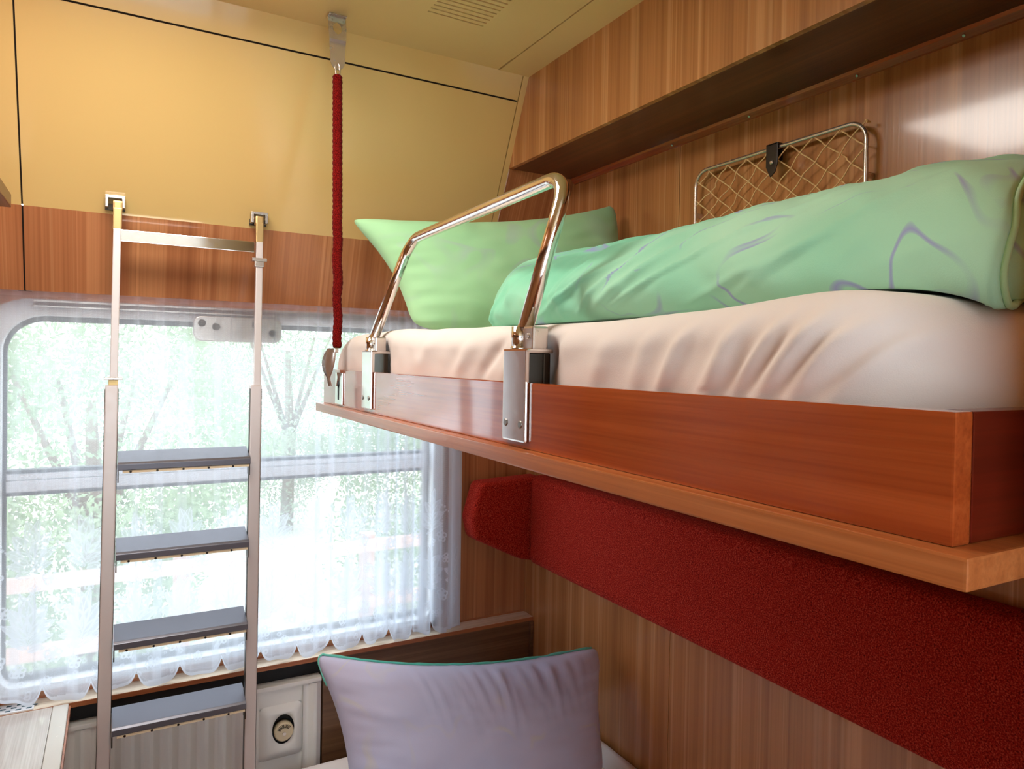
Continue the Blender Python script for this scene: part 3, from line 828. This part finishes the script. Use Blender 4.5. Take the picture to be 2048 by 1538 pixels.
# ------------------------------------------------------------------ folded duvet
def duvet():
    ctrl = [(1.00,.062), (.66,.060), (.615,.064), (.598,.092), (.618,.135), (.68,.182), (.78,.220), (.92,.252), (1.08,.262), (1.24,.240), (1.325,.190), (1.345,.130), (1.340,.078), (1.29,.066), (1.00,.062)]
    n0 = len(ctrl)-1
    def cr(t):
        t = (t % 1.0)*n0; i = int(t); f = t-i
        p = [Vector(ctrl[(i+k-1) % n0]) for k in range(4)]
        return .5*((2*p[1])+(-p[0]+p[2])*f+(2*p[0]-5*p[1]+4*p[2]-p[3])*f*f+(-p[0]+3*p[1]-3*p[2]+p[3])*f**3)
    NU, NV = 170, 260
    cx, cz = .98, .15
    def yend(x): return 1.185+min(.34, max(0, (x-.60))*1.55)
    def fn(u, v):
        p = cr(u); x, z = p.x, p.y
        yf = yend(x)
        yn_ = .306+max(0, min(.30, x-.615))*.36
        y = yn_+(yf-yn_)*v
        # far end tapers to a soft round edge; near end slightly rounded
        k = 1.0
        if v > .86: k = 1-.45*((v-.86)/.14)**2
        if v < .05: k = 1-.06*((.05-v)/.05)**2
        x2 = cx+(x-cx)*(1-(1-k)*.12); z2 = .060+(z-.060)*k
        # folds: diagonal drags on the front, fine ripples on the top
        up = max(0, z-.065)/.2
        s1 = y*1.0+z*1.4
        w = .010*nz(y*5.5, z*9, 1.5)+.007*nz(y*13-z*22, x*6+z*7, 4.2)+.0035*nz(y*30-z*34, x*14, 8)
        f1 = y-.70-(.15-z)*1.7; w += .010*math.exp(-(f1/.018)**2)*sstep(.22,.12,z)
        f2 = y-.86-(.13-z)*2.2; w += .009*math.exp(-(f2/.016)**2)*sstep(.20,.11,z)
        f3 = y-.56-(.10-z)*3.0; w += .006*math.exp(-(f3/.02)**2)*sstep(.16,.09,z)
        f4 = y-1.10+.3*(z-.1); w += .006*math.exp(-(f4/.02)**2)
        for yc, k_, am, wd in ((1.02,-.5,.006,.010),(.98,-.4,-.005,.012),(.93,-.2,.005,.009),(1.16,.6,.005,.012),(.80,1.3,.006,.010),(.66,2.6,.006,.012),(.48,1.6,.005,.014)):
            w += am*math.exp(-((y-yc-k_*(.13-z)-.01*nz(yc*7, z*12))/wd)**2)*sstep(.235,.15,z)
        w += .0045*(1-abs(nz(y*8+z*5, z*10+x*3, 6))*2.2)*sstep(.02,.2,up)
        w *= min(1, up*4+.15)
        d = Vector((x-cx, 0, (z-cz)*1.6)).normalized()
        q = Vector((x2, y, z2))+d*w
        q.z = max(q.z, .0632+.010*math.exp(-((y-.40)/.14)**2)+.008*math.exp(-((y-1.55)/.25)**2))
        q.z += -.006*math.exp(-((y-1.05)/.25)**2)*up
        # it sags over the rounded mattress end
        e0 = min(1, max(0, (y-.300)/.13)); q.z -= (1-math.sqrt(max(0, 1-(1-e0)**2)))*.17*.1785*(1-min(1, up)*.75)
        q.x = min(q.x, 1.358)
        return q
    b_ = B(); b_.grid(fn, NU, NV, closed_u=True)
    bm = b_.bm; bm.verts.ensure_lookup_table()
    near = [bm.verts[i*NV] for i in range(NU)]; far = [bm.verts[i*NV+NV-1] for i in range(NU)]
    cf = Vector((.95, 1.49, .12))
    prev = far
    for k in range(1, 5):
        f = k/5; rg = [bm.verts.new(v.co.lerp(cf, f)+Vector((0, .035*math.sin(f*math.pi/2), 0))) for v in far]
        for i in range(NU): bm.faces.new((prev[i], prev[(i+1) % NU], rg[(i+1) % NU], rg[i])).smooth = True
        prev = rg
    bm.faces.new(prev)
    # near end: a wide turned border, then an inner layer stepping in
    def shrink(co, m):
        c = Vector((1.0, co.y, .155)); d = co-c; L = max(d.length, 1e-4); return c+d*max(.05, (L-m)/L)
    prev = near; rings = []
    for m, dy in ((.004, -.004), (.012, -.004), (.016, .014), (.022, .018), (.030, .004), (.046, -.008), (.054, -.010), (.058, .008), (.064, .012), (.085, .018), (.11, .02)):
        rg = [bm.verts.new(shrink(v.co, m)+Vector((0, dy, 0))) for v in near]
        for i in range(NU): bm.faces.new((prev[i], prev[(i+1) % NU], rg[(i+1) % NU], rg[i])).smooth = True
        prev = rg; rings.append([v.co.copy() for v in rg])
    bm.faces.new(prev)
    t = b_.build('folded_duvet', 'green', None)
    tag(t, 'long folded mint green duvet with lilac squiggles on the upper mattress', 'duvet')
    for idx in (1, 6):
        pts = rings[idx]; bb = B(); bb.tube([p+Vector((0, -.001, 0)) for p in pts[::2]], .0032, 6, closed=True)
        o = bb.build('piping', 'green_pillow', None); o.parent = t
duvet()

# ------------------------------------------------------------------ net pocket on the wall
t = thing('net_pocket', 'wire-framed string net pocket with black strap on wall above the duvet', 'net', (1.38, 1.19, .3))
xn = 1.372; ya, yb_, zt_, zb_ = .945, 1.447, .522, .245
def ztn(y): return .524-.018*(y-ya)/(yb_-ya)*.2
fr = []
rc = .042
for (cy, cz, a0) in ((yb_-rc, zt_-rc, 0), (ya+rc, zt_-rc, 90), (ya+rc, zb_+rc, 180), (yb_-rc, zb_+rc, 270)):
    for k in range(9):
        a = math.radians(a0+90*k/8); fr.append((xn, cy+rc*math.cos(a), cz+rc*math.sin(a)))
part(B().tube(fr, .0052, 12, closed=True), 'wire_frame', 'steel', t)
b_ = B()
st = .062
def clip_line(y0, z0, dy, dz):
    # clip a diagonal against the frame rectangle
    ts = []
    lo, hi = -9, 9
    for p, d, a, c in ((y0, dy, ya, yb_), (z0, dz, zb_, zt_)):
        t0, t1 = sorted(((a-p)/d, (c-p)/d)); lo = max(lo, t0); hi = min(hi, t1)
    return (lo, hi) if hi-lo > .02 else None
R = random.Random(3)
for sgn in (1, -1):
    for i in range(-8, 16):
        y0 = ya+i*st*1.05; q = clip_line(y0, zb_, .062, sgn*.052)
        if not q: continue
        pts = []
        nseg = 14
        for k in range(nseg+1):
            f = q[0]+(q[1]-q[0])*k/nseg; jy = .006*nz(i*3.1+sgn, f*1.1)+.003*(1 if int(f*2) % 2 else -1)*(0 < k < nseg)
            edge_f = min(k, nseg-k)/nseg*2
            pts.append((xn-.001+.012*edge_f, min(yb_, max(ya, y0+f*.062+jy)), zb_+f*sgn*.052+jy*.4))
        b_.tube(pts, .0016, 6)
part(b_, 'string_net', 'string', t)
b_ = B(); yk = 1.186
b_.prism([(yk-.019, .531), (yk+.015, .531), (yk+.015, .478), (yk+.002, .452), (yk-.012, .462), (yk-.019, .482)], 'x', xn-.010, xn-.0065, .001)
b_.box(xn-.010, xn+.010, yk-.019, yk+.015, .527, .5315, .001); b_.box(xn+.006, xn+.010, yk-.019, yk+.015, .49, .53, .001)
sp = part(b_, 'strap', 'leather', t, 'black leather strap')
part(B().tube([(xn-.010, yk-.003, .486), (xn-.0125, yk-.003, .486), (xn-.0145, yk-.003, .486)], [.006, .0055, .0025], 14), 'stud', 'steel', sp)
for yy in (ya+.03, yb_-.03): part(B().box(xn, XL-.001, yy-.006, yy+.006, zb_-.004, zb_+.006, .001), 'wall_lug', 'steel', t)
for yy in (ya, yb_): part(B().box(xn, XL-.001, yy-.004, yy+.004, .40, .412, .001), 'wall_lug', 'steel', t)

# ------------------------------------------------------------------ red backrest
t = thing('bench_backrest', 'long red wool backrest with side wing below the upper bunk', 'backrest', (1.36, .9, -.58))
prof = [(1.395, -.418), (1.360, -.415), (1.338, -.424), (1.330, -.445), (1.330, -.715), (1.337, -.735), (1.356, -.744), (1.395, -.742)]
b_ = B(); b_.prism(prof, 'y', .203, 2.222, .008, 3); part(b_, 'long_cushion', 'red', t, smooth=True)
b_ = B()
wing = [(1.132, -.434), (1.392, -.424), (1.392, -.745), (1.300, -.726), (1.110, -.632), (1.095, -.560)]
b_.prism(wing, 'y', 2.228, 2.325, .024, 5); part(b_, 'side_wing', 'red', t, smooth=True)

# ------------------------------------------------------------------ lower bed
t = thing('lower_bed', 'lower bench bed with white sheet below the window sill', 'bed', (.91, .8, -H))
b_ = B(); b_.box(.46, 1.385, .203, 2.19, -H+.002, -1.42, .01); part(b_, 'bench_base', 'red', t)
def lowm(u, v):
    return None
b_ = B(); b_.box(.43, 1.388, .203, 2.20, -1.418, -1.262, .035, 5); part(b_, 'sheeted_mattress', 'sheet', t, smooth=True)
b_ = B(); b_.prism([(1.335,-1.2615),(1.385,-1.2615),(1.386,-1.225),(1.37,-1.222),(1.345,-1.250)], 'y', 1.0, 1.90, .006, 3); part(b_, 'turned_sheet', 'sheet', t, smooth=True)

# ------------------------------------------------------------------ ceiling lamp (just above the picture)
t = thing('ceiling_lamp', 'flat warm ceiling lamp over the middle of the compartment', 'lamp', (-.05, 1.42, ZC))
part(B().box(-.33, .31, 1.08, 1.60, ZC-.016, ZC-.0025, .003), 'lamp_housing', 'frame', t)
part(B().box(-.31, .29, 1.10, 1.58, ZC-.022, ZC-.0165, .002), 'diffuser', 'lamp', t)

# ------------------------------------------------------------------ outdoors
GZ = -3.0
b_ = B(); b_.box(-14, 18, 2.9, 26, GZ-.05, GZ); struct(b_, 'ground', 'ground', 'pale gravel ground outside the train', 'ground')
def bush(name, label, cx, cy, r, h, n, mat, trunk=True, seed=0, group=None, leaf=.03):
    rg = np.random.default_rng(seed)
    t = thing(name, label, 'tree', (cx, cy, GZ), group)
    th = rg.uniform(0, 2*math.pi, n); cz = rg.uniform(-1, 1, n); rr = rg.uniform(.55, 1, n)**.6
    d = np.stack([np.cos(th)*np.sqrt(1-cz**2), np.sin(th)*np.sqrt(1-cz**2), cz], -1)
    lump = 1+.22*np.sin(d[:, 0]*6+seed)*np.sin(d[:, 1]*5+1.3*seed)+.18*np.sin(d[:, 2]*7+seed*2)
    P = d*(rr*lump)[:, None]*np.array([r, r, h/2])+np.array([cx, cy, GZ+h*.52])
    P[:, 2] = np.maximum(P[:, 2], GZ+.05)
    a = rg.normal(size=(n, 3)); a /= np.linalg.norm(a, axis=1)[:, None]
    c = rg.normal(size=(n, 3)); c -= (c*a).sum(1)[:, None]*a; c /= np.linalg.norm(c, axis=1)[:, None]
    s = leaf*rg.uniform(.6, 1.4, n)[:, None]
    V = np.stack([P-a*s, P+c*s*.45, P+a*s, P-c*s*.45], 1).reshape(-1, 3)+np.array([0, 0, H])-np.array(BASE[t.name])
    me = bpy.data.meshes.new('foliage'); me.from_pydata([], [], [])
    me.vertices.add(len(V)); me.vertices.foreach_set('co', V.astype(np.float32).ravel())
    q = np.arange(4*n, dtype=np.int32); me.loops.add(4*n); me.loops.foreach_set('vertex_index', q)
    me.polygons.add(n); me.polygons.foreach_set('loop_start', np.arange(0, 4*n, 4, dtype=np.int32)); me.update(calc_edges=True)
    me.materials.append(M[mat]); o = bpy.data.objects.new('foliage', me); COL.objects.link(o); o.parent = t
    b_ = B(); b_.tube([(cx, cy, GZ), (cx+.05, cy, GZ+h*.3), (cx, cy+.05, GZ+h*.6)], [.12, .09, .04], 10)
    for k in range(4):
        aa = k*1.7+seed; b_.tube([(cx+.03, cy, GZ+h*.3), (cx+math.cos(aa)*r*.5, cy+math.sin(aa)*r*.5, GZ+h*.65)], [.05, .02], 7)
    part(b_, 'trunk', 'bark', t)
for (lab, x, y, r, h, n, mt, sd) in (
    ('leafy green tree outside the window, seen behind the ladder', -.2, 7.4, 1.35, 4.3, 36000, 'leaf_a', 1),
    ('leafy green tree outside the window, seen below the far end of upper bunk', 3.5, 8.0, 1.3, 4.2, 34000, 'leaf_a', 3),
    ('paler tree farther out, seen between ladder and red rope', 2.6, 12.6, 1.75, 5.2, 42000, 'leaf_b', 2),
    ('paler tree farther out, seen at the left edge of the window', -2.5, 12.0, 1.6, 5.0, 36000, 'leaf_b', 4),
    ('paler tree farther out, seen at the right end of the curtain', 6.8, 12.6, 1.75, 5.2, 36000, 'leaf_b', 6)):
    bush('leafy_tree', lab, x, y, r, h, n, mt, seed=sd, group='trees outside the window')
t = thing('rail_fence', 'low weathered two-rail fence outside beyond the curtain', 'fence', (1.0, 5.2, GZ))
for zz in (-1.42, -1.85):
    part(B().box(-3, 5, 5.18, 5.24, zz-.045, zz+.045, .008), 'fence_rail', 'fence', t)
for xx in (-2.2, -.9, .4, 1.7, 3.0, 4.3):
    part(B().box(xx-.05, xx+.05, 5.24, 5.34, GZ, -1.34, .008), 'fence_post', 'fence', t)

# ------------------------------------------------------------------ light
w = bpy.data.worlds.new('sky'); SC.world = w; w.use_nodes = True
bg = w.node_tree.nodes['Background']; bg.inputs[0].default_value = (.86, .93, 1.0, 1); bg.inputs[1].default_value = 4.8
sun = bpy.data.lights.new('sun', 'SUN'); sun.energy = .8; sun.angle = math.radians(2); sun.color = (1, .97, .9)
so = bpy.data.objects.new('sun', sun); COL.objects.link(so); so.rotation_euler = Vector((-.35, .5, -.8)).to_track_quat('-Z', 'Y').to_euler()

# ------------------------------------------------------------------ camera (solved from the vanishing points)
CX, CY, VY, VX = 1024., 745., (233., 709.), (3555., 768.)
f = math.sqrt(-((VY[0]-CX)*(VX[0]-CX)+(VY[1]-CY)*(VX[1]-CY)))
eY = Vector(((VY[0]-CX)/f, (VY[1]-CY)/f, 1)).normalized(); eX = Vector(((VX[0]-CX)/f, (VX[1]-CY)/f, 1)).normalized()
eX = (eX-eY*eX.dot(eY)).normalized(); eZ = eX.cross(eY)
if eZ.y > 0: eZ = -eZ
cam = bpy.data.cameras.new('camera'); co = bpy.data.objects.new('camera', cam); COL.objects.link(co)
right = Vector((eX.x, eY.x, eZ.x)); down = Vector((eX.y, eY.y, eZ.y)); fwd = Vector((eX.z, eY.z, eZ.z))
rot = Matrix((right, -down, -fwd)).transposed()
co.matrix_world = Matrix.Translation((0, 0, H)) @ rot.to_4x4()
cam.sensor_fit = 'HORIZONTAL'; cam.sensor_width = 36; cam.lens = f/2048*36
cam.shift_x = 0; cam.shift_y = (CY-769)/2048
cam.clip_start = .02; cam.clip_end = 200
SC.camera = co

SC.view_settings.view_transform = 'Standard'; SC.view_settings.look = 'None'; SC.view_settings.exposure = 0.0; SC.view_settings.gamma = 1
SC.cycles.max_bounces = 8; SC.cycles.diffuse_bounces = 4; SC.cycles.glossy_bounces = 4; SC.cycles.transparent_max_bounces = 16
SC.cycles.sample_clamp_indirect = 6; SC.cycles.caustics_reflective = False; SC.cycles.caustics_refractive = False
